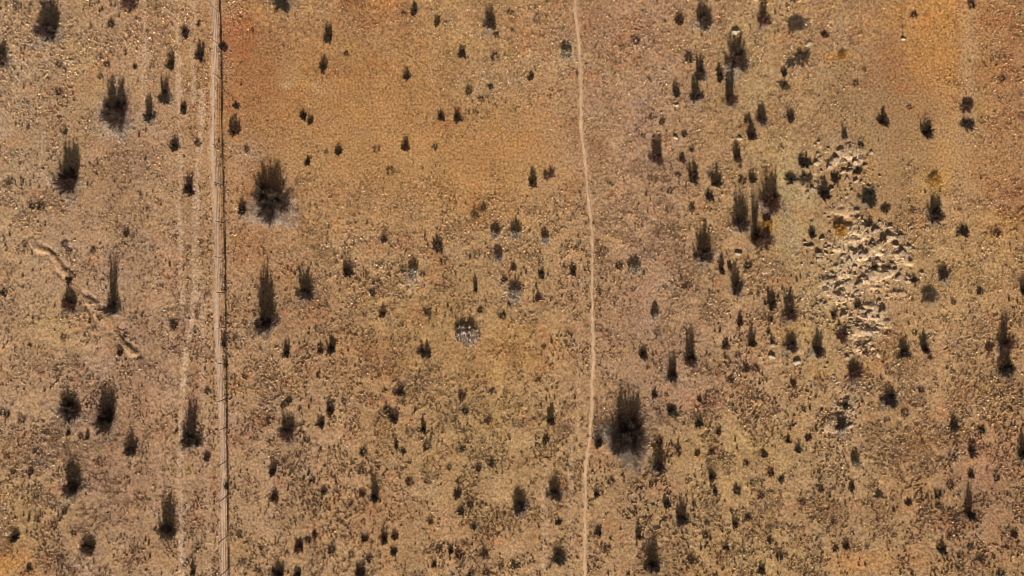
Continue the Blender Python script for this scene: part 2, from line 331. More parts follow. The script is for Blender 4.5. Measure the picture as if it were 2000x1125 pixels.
# ------------------------------------------------------------ plants
def prism(P0, P1, r0, r1, sides=4):
    d = P1-P0; L = np.linalg.norm(d)+1e-9; d = d/L
    u = np.cross(d, [0, 0, 1.0] if abs(d[2]) < .9 else [1.0, 0, 0]); u /= np.linalg.norm(u); v = np.cross(d, u)
    A = [P0+r0*(u*math.cos(t)+v*math.sin(t)) for t in np.linspace(0, 2*np.pi, sides, endpoint=False)]
    B = [P1+r1*(u*math.cos(t)+v*math.sin(t)) for t in np.linspace(0, 2*np.pi, sides, endpoint=False)]
    F = []
    for i in range(sides):
        j = (i+1) % sides; F += [(i, j, sides+j), (i, sides+j, sides+i)]
    return A+B, F
def shrub_meshes(seed, ns, ntw, nfo, tw, dome=False, stems_up=1.0):
    """unit plant: radius .5, height 1 -> (stems, twigs, foliage) meshes"""
    R = np.random.default_rng(seed)
    V = []; F = []; tips = []; paths = []
    for i in range(ns):
        a = R.uniform(0, 2*np.pi); ro = (.46 if dome else .46*(1+.22*math.sin(2*a+seed)+.22*math.sin(3*a+2*seed)))*np.sqrt(R.random())
        h = (1-(ro/.62)**2)*R.uniform(.38, 1.0) if not dome else math.sqrt(max(.05, 1-(ro/.52)**2))*R.uniform(.8, 1)
        e = np.array([ro*math.cos(a), ro*math.sin(a), h]); b0 = np.array([.05*math.cos(a), .05*math.sin(a), -.02])
        m = b0*.45+e*.55+np.array([R.normal(0, .03), R.normal(0, .03), -.10*ro-.06]); paths.append((b0, m, e))
        for (p, q, r0, r1) in ((b0, m, tw*2.0, tw*1.2), (m, e, tw*1.2, tw*.3)):
            A, f = prism(p, q, r0, r1); o = len(V); V += A; F += [(x+o, y+o, z+o) for x, y, z in f]
    stems = (np.array(V), np.array(F))
    pa = np.array(paths)
    def pts(n, tmin, tpow):
        k = R.integers(0, ns, n); t = tmin+(1-tmin)*R.random(n)**(tpow if dome else 1.35)
        b0, m, e = pa[k, 0], pa[k, 1], pa[k, 2]; t_ = t[:, None]
        return (1-t_)**2*b0+2*t_*(1-t_)*m+t_**2*e, e-b0, t
    p, d, t = pts(ntw, .12, .85)
    d = d/np.linalg.norm(d, axis=1)[:, None]
    d = d*.6+R.normal(0, .55, (ntw, 3))+np.array([0, 0, .25]); d /= np.linalg.norm(d, axis=1)[:, None]
    L = R.uniform(.10, .27, ntw)*(1.15-.55*t); q = p+d*L[:, None]
    q[:, 2] = np.maximum(q[:, 2], .01)
    s = np.cross(d, R.normal(0, 1, (ntw, 3))); s /= np.linalg.norm(s, axis=1)[:, None]+1e-9; s *= tw*.55
    TV = np.stack([p-s, p+s, q], 1).reshape(-1, 3); sh = np.repeat(np.clip(R.normal(.6, .22, ntw), 0, 1), 3)
    # leaves and seed heads hang about the twigs
    k = R.integers(0, ntw, nfo); u = R.random(nfo)[:, None]
    lp = p[k]*(1-u)+q[k]*u+R.normal(0, .018, (nfo, 3)); lp[:, 2] = np.maximum(lp[:, 2], .01)
    e1 = R.normal(0, 1, (nfo, 3)); e1 /= np.linalg.norm(e1, axis=1)[:, None]; e2 = np.cross(e1, R.normal(0, 1, (nfo, 3))); e2 /= np.linalg.norm(e2, axis=1)[:, None]
    ls = R.uniform(.6, 1.4, nfo)[:, None]*tw*2.0
    LV = np.stack([lp-e1*ls*.5-e2*ls*.25, lp+e1*ls*.5-e2*ls*.25, lp+e2*ls*.6], 1).reshape(-1, 3); lsh = np.repeat(np.clip(R.normal(.55, .25, nfo), 0, 1), 3)
    A = mesh_np('stems', stems[0], stems[1], M_plant, {'shade': ('FLOAT', np.full(len(stems[0]), .5))}, link=False)
    B = mesh_np('twigs', TV, np.arange(len(TV)).reshape(-1, 3), M_plant, {'shade': ('FLOAT', sh)}, link=False)
    Cc = mesh_np('foliage', LV, np.arange(len(LV)).reshape(-1, 3), M_plant, {'shade': ('FLOAT', lsh)}, link=False)
    if dome or ns < 40: return A, B, Cc
    ndd = 950 if ns < 60 else 2400; a = R.normal(-np.pi/2, 1.05, ndd); r0 = R.uniform(.05, .60, ndd)*(1+.30*np.sin(3*a+seed)+.15*np.sin(7*a+2*seed)); z0 = R.uniform(.01, .10, ndd); a2 = a+R.normal(0, 1.5, ndd); Ld = R.uniform(.05, .17, ndd)
    p = np.stack([r0*np.cos(a), r0*np.sin(a), z0], -1); q = p+np.stack([Ld*np.cos(a2), Ld*np.sin(a2), R.uniform(-.02, .12, ndd)], -1); q[:, 2] = np.maximum(q[:, 2], .015)
    sd = np.cross(q-p, R.normal(0, 1, (ndd, 3))); sd /= np.linalg.norm(sd, axis=1)[:, None]; sd *= tw*.8
    DV = np.stack([p-sd, p+sd, q], 1).reshape(-1, 3); dsh = np.repeat(np.clip(R.normal(.72, .15, ndd), 0, 1), 3)
    D = mesh_np('dead_branches', DV, np.arange(len(DV)).reshape(-1, 3), M_plant, {'shade': ('FLOAT', dsh)}, link=False)
    return A, B, Cc, D
def tuft_mesh(seed, nb, wid, spread):
    R = np.random.default_rng(seed)
    a = R.uniform(0, 2*np.pi, nb); ro = .28*np.sqrt(R.random(nb)); le = R.uniform(.05, spread, nb); L = R.uniform(.5, 1.05, nb)
    b0 = np.stack([ro*np.cos(a), ro*np.sin(a), np.full(nb, -.03)], -1)
    a2 = a+R.normal(0, .6, nb); d = np.stack([np.sin(le)*np.cos(a2), np.sin(le)*np.sin(a2), np.cos(le)], -1)
    d[:, :2] *= .62
    mid = b0+d*(L*.55)[:, None]; tip = b0+d*L[:, None]; tip[:, :2] += d[:, :2]*.15; tip[:, 2] -= .06
    pa = R.uniform(0, 2*np.pi, nb); s = np.stack([np.cos(pa), np.sin(pa), np.zeros(nb)], -1)*wid
    V = np.stack([b0-s, b0+s, mid-s*.8, mid+s*.8, tip], 1).reshape(-1, 3)
    o = np.arange(nb)[:, None]*5
    F = np.concatenate([o+np.array([[0, 1, 3]]), o+np.array([[0, 3, 2]]), o+np.array([[2, 3, 4]])])
    sh = np.repeat(np.clip(R.normal(.55, .25, nb), 0, 1), 5)
    return mesh_np('tuft', V, F, M_plant, {'shade': ('FLOAT', sh)}, link=False)
HUGE = [shrub_meshes(450+i, 80, 8000, 17000, .0078) for i in range(3)]
BIG = [shrub_meshes(500+i, 46, 3200, 9500, .0120) for i in range(6)]
MED = [shrub_meshes(600+i, 26, 1300, 3600, .022) for i in range(5)]
DOM = [shrub_meshes(700+i, 60, 1500, 2600, .021, dome=True) for i in range(4)]
TUF = [tuft_mesh(800+i, 130, .026, 1.05) for i in range(6)]

# x, y (foot of the dark mass), width, shadow length, kind   g grey twigs  d dark  r rust  p pale  n green  b brown  o orange
DATA = """
98 74 40 85 g|255 14 34 30 r|3 122 34 45 r|334 134 17 38 n|393 116 20 38 g|364 70 20 20 g|388 50 14 12 b|228 238 54 78 g|323 197 22 50 g|293 234 20 46 g|359 220 18 22 n|342 293 19 32 n|387 283 12 13 b|137 368 45 88 g|371 376 20 40 d
437 97 18 14 d|462 211 18 12 n|460 263 20 40 r|127 260 9 16 b|115 184 13 13 b|115 128 10 12 b|210 129 10 12 b|265 133 7 12 n|197 152 9 11 b|35 17 12 12 n|19 358 9 10 d|218 52 12 14 b|482 294 8 12 b|65 406 10 14 b|82 408 12 16 d
137 602 26 46 r|135 550 18 14 d|221 607 22 108 g|339 638 13 17 g|234 692 9 17 r|244 655 8 12 r|256 661 11 8 n|194 623 10 9 b|122 659 9 9 b|57 677 7 9 b|247 458 10 15 b|127 478 12 10 b|135 492 11 10 d|183 492 12 11 b|6 576 18 12 d
438 676 11 26 d|441 716 8 12 d|474 416 18 32 d|135 812 44 52 g|207 834 42 82 g|256 887 24 42 g|375 865 34 78 g|140 960 34 66 g|328 1040 30 80 b|172 1078 28 38 r|28 1055 19 24 d|72 884 13 13 d|12 812 11 14 b|41 823 12 12 b|90 847 11 10 b
111 848 9 10 b|132 848 9 16 r|156 855 8 10 r|169 858 8 24 b|25 923 9 10 d|59 925 10 16 b|9 893 7 9 b|70 970 15 10 b|125 1003 10 14 b|143 1044 10 10 b|57 1113 14 12 b|405 766 10 11 b|404 897 12 18 d|115 1092 12 10 b|104 1030 12 12 r
378 1120 12 26 b|443 952 9 12 d|548 12 34 26 n|642 81 18 36 g|632 138 17 30 n|808 28 15 26 g|788 27 7 8 d|853 48 13 22 r|795 155 14 24 d|904 110 20 24 g|916 181 12 14 r|593 232 16 20 d|606 241 13 20 n|861 234 17 20 d|895 235 18 24 g
929 222 10 9 b|601 322 13 22 g|662 301 14 24 g|637 298 6 7 d|792 291 19 26 r|850 290 9 9 b|481 295 7 11 b|762 337 13 9 r|676 106 8 8 d|735 293 12 7 b|530 412 76 92 g|518 640 38 115 g|598 580 30 56 g|680 538 20 34 d|729 575 14 16 r
737 556 13 12 r|747 617 15 24 r|750 473 15 20 r|855 489 22 30 b|788 528 13 11 d|808 540 24 14 p|826 539 8 9 b|929 569 10 32 r|836 612 11 14 r|938 607 8 12 b|562 694 15 34 d|626 690 13 24 b|648 687 20 36 d|830 693 24 26 g|912 666 46 22 p
478 632 9 9 b|460 662 9 11 b|593 708 9 9 b|928 423 17 12 b|944 409 11 14 r|866 512 10 8 r|712 616 8 8 b|565 785 12 16 g|554 795 10 12 b|563 851 32 42 r|627 833 16 26 g|647 806 20 30 r|673 785 9 9 n|533 924 16 34 g|536 977 17 24 r
611 941 10 12 d|634 962 9 16 d|711 885 12 12 n|706 921 11 12 r|733 974 16 54 g|709 966 14 16 r|775 873 11 22 b|788 884 15 10 d|770 820 20 26 g|757 803 12 14 r|782 768 20 20 d|828 841 14 28 g|903 777 12 18 r|909 805 12 15 b|835 873 13 12 b
902 878 14 10 n|801 944 13 14 r|834 940 9 9 b|893 968 18 18 n|898 943 12 8 r|919 986 12 16 b|901 1000 12 18 r|841 1019 10 14 n|713 1053 13 16 n|586 1074 22 26 r|602 1056 12 12 d|616 1047 14 14 r|649 1076 13 14 b|752 1056 16 34 r|772 1049 11 18 r
770 1080 15 20 g|722 1092 11 13 r|687 1083 9 9 b|545 1128 26 38 d|583 1126 17 22 d|705 1128 26 32 r|858 1073 10 10 d|881 1079 12 20 g|896 1085 12 14 d|849 1105 12 20 r|903 1103 9 8 b|921 1125 12 12 d|926 1031 15 14 n|878 914 9 10 n|935 916 9 16 r
468 1046 11 10 r|477 1098 8 8 b|510 1071 8 8 r|528 822 12 10 b|500 858 8 8 b|620 985 7 7 b|957 52 22 44 g|969 69 16 9 b|996 24 10 10 d|967 113 13 10 b|1106 112 24 22 p|1036 155 14 16 r|958 172 14 12 b|940 196 10 8 b|1040 364 18 38 r
1072 346 30 10 r|1215 94 10 10 n|1242 82 12 14 r|1328 46 17 28 r|1375 50 30 52 g|1346 116 13 18 d|1368 150 22 44 g|1360 193 24 46 g|1322 188 13 38 n|1283 316 24 54 r|1293 241 10 13 r|1273 229 9 9 b|1333 315 15 18 r|1354 352 23 38 g|1337 264 9 13 b
1351 294 7 10 d|1194 361 7 7 n|968 463 19 20 p|1007 464 22 24 p|973 510 18 22 p|1002 525 15 14 r|1064 476 18 12 p|1119 537 15 26 n|1173 497 13 10 r|1209 522 11 15 d|1239 532 25 30 p|1057 541 18 16 n|1051 586 17 14 r|984 549 14 12 d|1006 585 28 20 p
995 598 16 8 r|937 607 9 13 b|981 619 11 12 d|1279 622 16 14 p|1284 651 12 10 b|1255 698 18 26 d|1313 740 21 50 g|1348 708 23 68 r|1342 560 13 12 b|1307 410 12 9 b|1052 746 15 9 r|1225 866 68 100 d|1170 868 20 30 d|1076 825 18 38 g|1067 860 15 16 n
1285 915 24 56 g|1278 776 13 22 n|1312 808 24 20 n|1286 804 10 9 b|1364 831 16 26 d|960 906 20 14 n|934 915 9 16 r|1013 995 30 48 g|1083 968 26 44 g|1165 969 14 20 r|1302 990 15 28 g|1332 1018 21 48 g|1240 1004 8 11 b|1248 1050 12 34 r|1273 1108 26 66 g
1193 943 13 12 r|1168 1042 12 18 b|1186 1073 13 11 r|1090 1022 15 16 n|1090 1094 28 28 n|945 1083 17 15 r|1004 1106 18 14 b|978 1106 12 10 b|949 1119 12 12 r|918 986 9 14 r|1348 1096 11 14 r|1358 1098 9 9 b|954 822 17 12 b|960 767 18 9 b|1323 876 11 11 r
1287 864 12 14 r|1493 45 23 44 r|1553 54 40 22 b|1440 127 38 62 g|1407 155 18 32 g|1426 203 20 86 r|1568 118 32 22 b|1547 128 20 18 b|1531 146 14 18 n|1533 172 22 16 b|1488 240 18 46 g|1461 238 13 17 b|1468 272 20 36 d|1543 235 18 28 g|1611 70 17 14 r
1440 315 19 42 r|1572 324 24 26 d|1545 356 24 18 n|1576 354 28 20 b|1610 387 24 38 d|1632 352 24 18 d|1471 355 15 28 n|1451 355 13 14 r|1446 327 7 8 d|1401 364 20 38 n|1389 343 9 13 r|1386 389 17 20 d|1505 402 38 74 r|1447 446 30 76 g|1493 476 40 36 r
1476 474 16 100 b|1500 447 24 12 o|1497 425 20 14 d|1374 505 32 74 g|1409 533 15 36 r|1426 525 12 20 r|1461 521 13 17 r|1438 568 24 48 g|1506 600 20 42 g|1543 620 24 60 r|1587 463 15 26 n|1325 344 10 10 b|1309 376 9 10 b|1352 408 10 14 b|1445 635 15 24 r
1545 681 26 38 g|1505 625 10 14 b|1501 648 7 11 d|1508 670 6 22 b|1470 675 15 38 g|1418 680 19 20 r|1598 690 22 50 g|1421 709 13 10 r|1457 723 18 17 r|1475 722 12 11 n|1429 746 14 15 b|1550 751 14 16 r|1366 783 8 12 r|1477 813 13 12 b|1404 846 9 15 r
1540 864 12 20 d|1580 858 16 12 r|1493 891 15 16 r|1560 882 12 18 n|1390 886 14 14 r|1324 889 10 9 r|1362 887 9 14 r|1643 832 26 24 d|1391 936 16 28 r|1397 964 13 20 b|1440 962 13 17 n|1487 972 14 14 r|1457 907 9 11 r|1408 897 10 9 b|1507 928 10 16 n
1527 942 19 14 b|1471 946 12 8 n|1435 1028 14 22 r|1462 1016 14 15 r|1379 1022 7 13 r|1377 1048 10 12 r|1297 1015 9 9 r|1505 1059 14 14 b|1487 1120 18 18 d|1419 1073 14 13 d|1523 1091 12 18 r|1568 983 9 12 r|1605 958 10 14 b|1628 1021 7 12 n|1356 987 8 11 b
1430 1000 8 9 n|1633 1074 9 12 d|1725 242 24 30 g|1810 264 22 38 d|1890 250 26 20 g|1888 213 28 22 r|1897 12 13 14 d|1787 32 15 12 r|1672 164 8 8 d|1689 136 7 7 b|1776 211 8 8 d|1957 157 12 10 n|1650 270 11 22 b|1681 286 10 12 d|1675 338 18 20 n
1696 392 34 26 n|1730 412 18 16 r|1825 430 30 54 g|1880 459 24 22 d|1842 540 28 26 g|1812 583 32 24 b|1784 550 14 16 d|1946 458 13 15 r|1999 572 14 40 d|1825 358 26 12 o|1783 414 8 8 d|1914 572 15 15 g|1862 592 9 12 b|1766 696 20 42 g|1805 686 18 38 g
1963 727 28 56 n|1962 676 24 62 r|1932 684 15 22 r|1738 787 30 34 d|1770 810 12 11 b|1864 837 20 28 g|1900 888 20 34 b|1999 890 22 52 n|1668 736 32 36 r|1645 662 26 28 r|1652 797 18 20 n|1800 764 12 11 r|1787 651 8 10 b|1953 772 10 12 b|1917 843 11 14 n
1893 1008 17 66 n|1897 932 14 16 d|1868 1017 12 14 b|1832 968 13 16 n|1834 990 9 12 n|1857 951 13 12 b|1947 936 12 12 d|1717 971 17 13 b|1775 985 14 14 r|1840 1080 20 22 n|1917 1093 13 15 r|1981 1046 16 18 r|1896 1072 10 12 b|1653 1070 14 20 r|1664 957 16 20 b
1955 1122 13 14 n|1863 901 13 10 n|1738 1039 6 7 b|1672 908 17 10 p|1694 1071 7 9 b|1817 700 8 12 b|1737 650 9 9 b|1645 112 16 12 o|1640 456 26 22 o|1708 520 12 16 b|1690 690 14 14 b|1675 600 14 20 b|1630 620 14 20 b|1724 470 12 18 b|1700 440 12 20 b
"""
COLR = {  # twig colour, foliage colour, foliage share
 'g': ((.085, .058, .043), (.038, .021, .013)), 'd': ((.052, .034, .024), (.028, .016, .010)), 'r': ((.11, .062, .042), (.075, .034, .018)),
 'p': ((.95, .80, .61), (.045, .032, .024)), 'n': ((.068, .056, .036), (.034, .026, .014)), 'b': ((.13, .095, .06), (.075, .050, .030)), 'o': ((.40, .22, .06), (.50, .26, .05))}
DEAD = {'g': (.38, .32, .265, 1), 'd': (.25, .21, .18, 1), 'r': (.30, .23, .19, 1), 'n': (.22, .185, .14, 1), 'b': (.26, .20, .14, 1), 'p': (.4, .35, .3, 1), 'o': (.3, .2, .1, 1)}
WORD = {'g': 'grey-twigged', 'd': 'dark', 'r': 'reddish brown', 'p': 'pale bleached', 'n': 'dark greenish', 'b': 'brown', 'o': 'orange-yellow'}

ANCH = [  # x, y, short phrase, full label
 (98, 74, 'the top-left corner shrub', 'large grey-twigged shrub with a long brown shadow, nearest the top left corner'),
 (228, 238, 'the silver-skirted shrub', 'large brown shrub with a wide skirt of silver twigs, left of the dirt track'),
 (137, 368, 'the dark far-left shrub', 'large dark shrub with grey twigs standing alone left of the tracks, above the gully'),
 (371, 376, 'the dark bush nearest the track', 'upright dark bush standing between the faint wheel line and the dirt track'),
 (137, 602, 'the red shrub under the gully', 'dark red shrub growing directly below the bend of the diagonal gully'),
 (221, 607, 'the long thin shadow beside the gully', 'narrow upright shrub with a very long thin shadow, right of the diagonal gully'),
 (135, 812, 'the lower-left silver shrub', 'grey silver shrub at lower left, left of the shrub with the tall brown shadow'),
 (207, 834, 'the lower-left brown-shadowed shrub', 'round grey shrub at lower left with a tall fading brown shadow above it'),
 (375, 865, 'the shrub left of the lower track', 'large grey-based shrub close to the left side of the lower dirt track'),
 (140, 960, 'the spiky lower-left shrub', 'dark spiky shrub with splayed white twigs near the lower left corner'),
 (328, 1040, 'the tall brown lower-left shrub', 'tall thin brown shrub with a broad faded shadow, left of the lower track'),
 (460, 263, 'the brown bush right of the fence', 'narrow reddish bush just right of the fence in the upper part'),
 (530, 412, 'the widest shrub by the fence', 'widest shrub, many silver branches and a ragged dark shadow, right of the fence'),
 (518, 640, 'the longest dark shadow', 'shrub with the longest thick dark shadow, right of the fence at mid height'),
 (598, 580, 'the round shrub by the longest shadow', 'round dark shrub with grey twigs, upper right of the shrub with longest shadow'),
 (680, 538, 'the leaning dark bush', 'dark bush leaning to one side, middle of the left field beside pale grass'),
 (648, 687, 'the right one of the dark pair', 'right and larger bush of the dark pair below the middle of the left field'),
 (563, 851, 'the ragged red shrub', 'ragged reddish shrub in the lower left field between fence and footpath'),
 (533, 924, 'the small grey-black column', 'small upright grey-black bush below the ragged red shrub, right of the fence'),
 (647, 806, 'the bushy reddish tuft', 'bushy reddish brown bush with another dark bush at its lower left'),
 (733, 974, 'the thin pointed bush', 'thin pointed bush with a tall narrow shadow in the lower middle field'),
 (586, 1074, 'the diagonal bush row', 'largest bush at the lower end of a short diagonal row near bottom edge'),
 (912, 666, 'the big white dome', 'big low white-twigged dome shrub, the palest in the middle field'),
 (1007, 464, 'the upper white dome', 'white-twigged dome bush with a dark cap, right one of the upper pale pair'),
 (855, 489, 'the lone brown bush', 'lone brown bush on bare orange ground, left of the pale dome bushes'),
 (795, 155, 'the bush with sideways shadow', 'small dark bush with a pale foot on the orange upper field'),
 (642, 81, 'the upper blue-grey bush', 'upright blue-grey bush on the orange field near the top, above a smaller one'),
 (593, 232, 'the left twin tuft', 'left of two dark twin tufts on the orange ground above the widest shrub'),
 (895, 235, 'the grey twin tuft', 'right and greyer of two tufts side by side in the upper middle field'),
 (957, 52, 'the purple-grey top shrub', 'purple-grey shrub near the top edge, between the fence and the footpath'),
 (1106, 112, 'the white bush touching the footpath', 'white-twigged bush touching the left side of the footpath near the top'),
 (1040, 364, 'the rusty forked bush', 'rusty forked bush left of the footpath, above the pale dome bushes'),
 (770, 820, 'the grey bush with red cap', 'grey bush with a reddish tuft at its upper left, lower middle field'),
 (893, 968, 'the greenish lower bush', 'dark greenish bush among many small tufts in the lower middle field'),
 (1013, 995, 'the wide lower shrub', 'wide dark shrub with grey foot, left one of two, left of the lower footpath'),
 (1083, 968, 'the shrub left of lower footpath', 'pointed dark shrub closest to the left side of the lower footpath'),
 (1076, 825, 'the pointed purple bush', 'pointed rust and purple bush left of the footpath, level with the biggest shrub'),
 (1225, 866, 'the biggest round shrub', 'biggest roundest dark shrub, just right of the footpath in the lower half'),
 (1285, 915, 'the blue-footed shrub', 'tall shrub with a blue-grey foot, lower right of the biggest round shrub'),
 (1273, 1108, 'the bottom-edge shrub', 'large dark shrub right of the footpath, standing nearest the bottom edge'),
 (1332, 1018, 'the egg-shaped dark shrub', 'egg-shaped dark shrub lower right, above and right of the bottom edge shrub'),
 (1239, 532, 'the white bush right of footpath', 'white-twigged bush with a dark cap, first one right of the footpath'),
 (1255, 698, 'the black round bush', 'black round compact bush on plain tan ground right of the footpath'),
 (1348, 708, 'the tall red-brown shrub', 'tall red-brown shrub with a long shadow, right neighbour of a darker one'),
 (1374, 505, 'the black cone shrub', 'large black cone-shaped shrub with purple-white foot right of the footpath'),
 (1283, 316, 'the pale red shrub', 'soft reddish shrub with a grey foot, first big one right of the footpath'),
 (1360, 193, 'the twin shrub', 'lower and larger of two touching upright shrubs at upper right'),
 (1426, 203, 'the long rusty column', 'very narrow rusty shrub with a long column shadow, upper right field'),
 (1440, 127, 'the round upper-right shrub', 'large round dark shrub with grey twigs below a pale stone, upper right field'),
 (1375, 50, 'the dark top-edge shrub', 'dark grey-footed shrub close to the top edge, right of the footpath'),
 (1493, 45, 'the red top-edge shrub', 'reddish shrub near the top edge, right of the dark grey-footed one'),
 (1568, 118, 'the curved brown clump', 'upper brown clump of a curved diagonal row with pale stalks, upper right'),
 (1488, 240, 'the grey-footed pointed bush', 'pointed bush with light grey foot, with a darker bush at its lower left'),
 (1401, 364, 'the greenish column bush', 'dark greenish upright bush in the middle of a loose group right of footpath'),
 (1447, 446, 'the tall brown cone', 'tall brown cone-shaped shrub left of the shrub with orange leaves'),
 (1505, 402, 'the hazy tall shrub', 'tall hazy brown shrub beside a bare pale patch, above the orange leaves'),
 (1493, 476, 'the orange-leaved shrub', 'broad dark brown shrub with orange leaves on its top, right field'),
 (1438, 568, 'the brown cone below', 'brown cone-shaped shrub with dark foot, below the tall brown cone'),
 (1543, 620, 'the bright rust shrub', 'bright rust-coloured shrub with purple-grey foot, left of the pale rock outcrop'),
 (1545, 681, 'the grey shrub in yellow grass', 'grey-twigged shrub just below a yellow grass patch, left of the pale rocks'),
 (1598, 690, 'the faded shrub by the rocks', 'faded brown shrub with white foot, touching the left side of pale rocks'),
 (1696, 392, 'the dark shrub above the rocks', 'broad dark greenish shrub at the top right side of the pale rock outcrop'),
 (1610, 387, 'the black bush left of rocks', 'black bush with speckled white foot, upper left side of the pale rocks'),
 (1668, 736, 'the purple shrub below rocks', 'dark purple-brown shrub below the pale rocks, beside orange leaves'),
 (1643, 832, 'the dark bush with white stick', 'dark bush at the lower tail of the pale rocks'),
 (1725, 242, 'the blue-footed right bush', 'dark bush with a bluish white foot on smooth ground at upper right'),
 (1810, 264, 'the black arrowhead bush', 'black arrowhead-shaped bush below the orange ground at upper right'),
 (1890, 250, 'the lower of stacked grey bushes', 'lower of two grey bushes, one above the other, near the right edge'),
 (1825, 430, 'the grey shrub by orange grass', 'grey-twigged shrub with brown shadow and orange grass at its left, right field'),
 (1842, 540, 'the domed grey bush', 'domed grey bush with dark cap right of the pale rock outcrop'),
 (1766, 696, 'the left of right twins', 'left of two similar upright bushes standing side by side in right field'),
 (1963, 727, 'the dark column by right edge', 'tall dark greenish shrub near the right edge, directly below a red-brown one'),
 (1738, 787, 'the crescent bush', 'crescent-shaped dark bush with pale foot, right of the rock outcrop tail'),
 (1893, 1008, 'the thin lower-right column', 'very thin greenish column shrub with a tall shadow near the lower right corner'),
 (1840, 1080, 'the green bottom-right bush', 'dark green bush with pale foot near the bottom right corner'),
 (1506, 600, 'the grey bush beside rust shrub', 'grey-footed bush immediately left of the bright rust-coloured shrub'),
]
plants = []
for line in DATA.strip().split('\n'):
    for t in line.split('|'):
        a = t.split(); plants.append([float(a[0]), float(a[1]), float(a[2]), float(a[3]), a[4]])
seen = []
for p in plants:                                    # drop accidental doubles
    if all(abs(p[0]-q[0])+abs(p[1]-q[1]) > 3 for q in seen): seen.append(p)
plants = seen
def noun(p): return 'shrub' if (p[2] >= 26 or p[3] >= 44) else ('bush' if p[2] >= 14 or p[3] >= 20 else 'tuft')
labels = [None]*len(plants)
for ax, ay, short, full in ANCH:
    i = min(range(len(plants)), key=lambda j: abs(plants[j][0]-ax)+abs(plants[j][1]-ay)); labels[i] = full
DIRS = ['right of', 'upper right of', 'above', 'upper left of', 'left of', 'lower left of', 'below', 'lower right of']
cells = {}
for i, p in enumerate(plants):
    if labels[i]: continue
    ax, ay, short, full = min(ANCH, key=lambda a: math.hypot(a[0]-p[0], a[1]-p[1]))
    an = math.atan2(ay-p[1], p[0]-ax); d = DIRS[int(round(an/(math.pi/4))) % 8]
    cells.setdefault((short, d), []).append((math.hypot(ax-p[0], ay-p[1]), i))
ORD = ['nearest', 'second', 'third', 'fourth', 'fifth', 'sixth', 'seventh']
for (short, d), L in cells.items():
    L.sort()
    for k, (_, i) in enumerate(L):
        p = plants[i]; size = 'tiny' if p[2] < 10 else 'small' if noun(p) == 'tuft' else 'low' if noun(p) == 'bush' else 'tall'
        base = '%s %s %s' % (size, WORD[p[4]], noun(p))
        labels[i] = base+(' %s %s' % (d, short) if len(L) == 1 else ', %s plant %s %s' % (ORD[k], d, short))

R = random.Random(11)
def tint(c, v=.15): 
    k = 1+R.uniform(-v, v); return (c[0]*k*(1+R.uniform(-.06, .06)), c[1]*k, c[2]*k*(1+R.uniform(-.08, .08)), 1)
proto = {}
def thing_from(meshes, name):
    """the first plant of a mesh set is built, later ones are copies of it and of its parts"""
    key = (meshes[0].name, name)
    if key in proto:
        src = proto[key]; o = src.copy(); COL.objects.link(o)
        kids = []
        for ch in src.children:
            c_ = ch.copy(); COL.objects.link(c_); c_.parent = o; kids.append(c_)
        return o, kids
    o = bpy.data.objects.new(name, None); COL.objects.link(o); o.empty_display_size = .2; kids = []
    for nm, me in zip(('stems', 'twigs', 'foliage', 'dead_branches'), meshes):
        c_ = bpy.data.objects.new(nm, me); COL.objects.link(c_); c_.parent = o; kids.append(c_)
    proto[key] = o
    return o, kids
PXs = np.array([p[0] for p in plants]); PYs = np.array([p[1]-.18*p[2] for p in plants])
_, rr, mt = zone(PXs, PYs); XX, YY = (PXs-1000)/PX, (562.5-PYs)/PX; ZZ = height(XX, YY, rr, mt)
for i, p in enumerate(plants):
    x, y, wd, L, k = p; nn = noun(p)
    h = max(.08, (L-.25*wd)/99.0*1.38); ww = wd/PX*(1.22 if wd < 70 else 1.05)
    name = {'shrub': 'dry_shrub', 'bush': 'small_bush', 'tuft': 'grass_tuft'}[nn]
    if k == 'p': name = 'pale_dome_bush'; h = max(h, .34); cat = 'bush'
    if k == 'o': name = 'orange_leaved_bush'; h = max(h, .16)
    if nn == 'tuft' and k not in 'po':
        key = ('T', i % len(TUF))
        if key in proto: o = proto[key].copy()
        else: o = bpy.data.objects.new(name, TUF[i % len(TUF)]); proto[key] = o
        COL.objects.link(o); o.color = tint(COLR[k][1] if R.random() < .8 else COLR[k][0]); cat = 'tuft'; h *= 1.15; ww *= 1.2
        grp = 'small dark tufts dotted over the dry grass'
    else:
        pool = DOM if k in 'po' else HUGE if wd > 50 else (BIG if nn == 'shrub' else MED)
        o, kids = thing_from(pool[i % len(pool)], name)
        tc, fc = COLR[k]; t1 = tint(tc); f1 = tint(fc)
        for c_ in kids: c_.color = f1 if c_.name.startswith('foliage') else ((DEAD[k] if c_.name.startswith('dead') else t1))
        cat = 'shrub' if nn == 'shrub' else 'bush'
        grp = {'dry_shrub': 'large dry shrubs scattered over the grassland', 'small_bush': 'small dry bushes between the larger shrubs', 'pale_dome_bush': 'low white-twigged dome bushes', 'orange_leaved_bush': 'low bushes with orange leaves'}[name]
    o.location = (XX[i], YY[i], ZZ[i]-.02); o.scale = (ww, ww*R.uniform(.85, 1.05), h); o.rotation_euler = (R.uniform(-.05, .05), R.uniform(-.05, .05), R.uniform(-.6, .6) if len(o.children) == 4 else R.uniform(0, 6.283))
    o['label'] = labels[i]; o['category'] = cat; o['group'] = grp

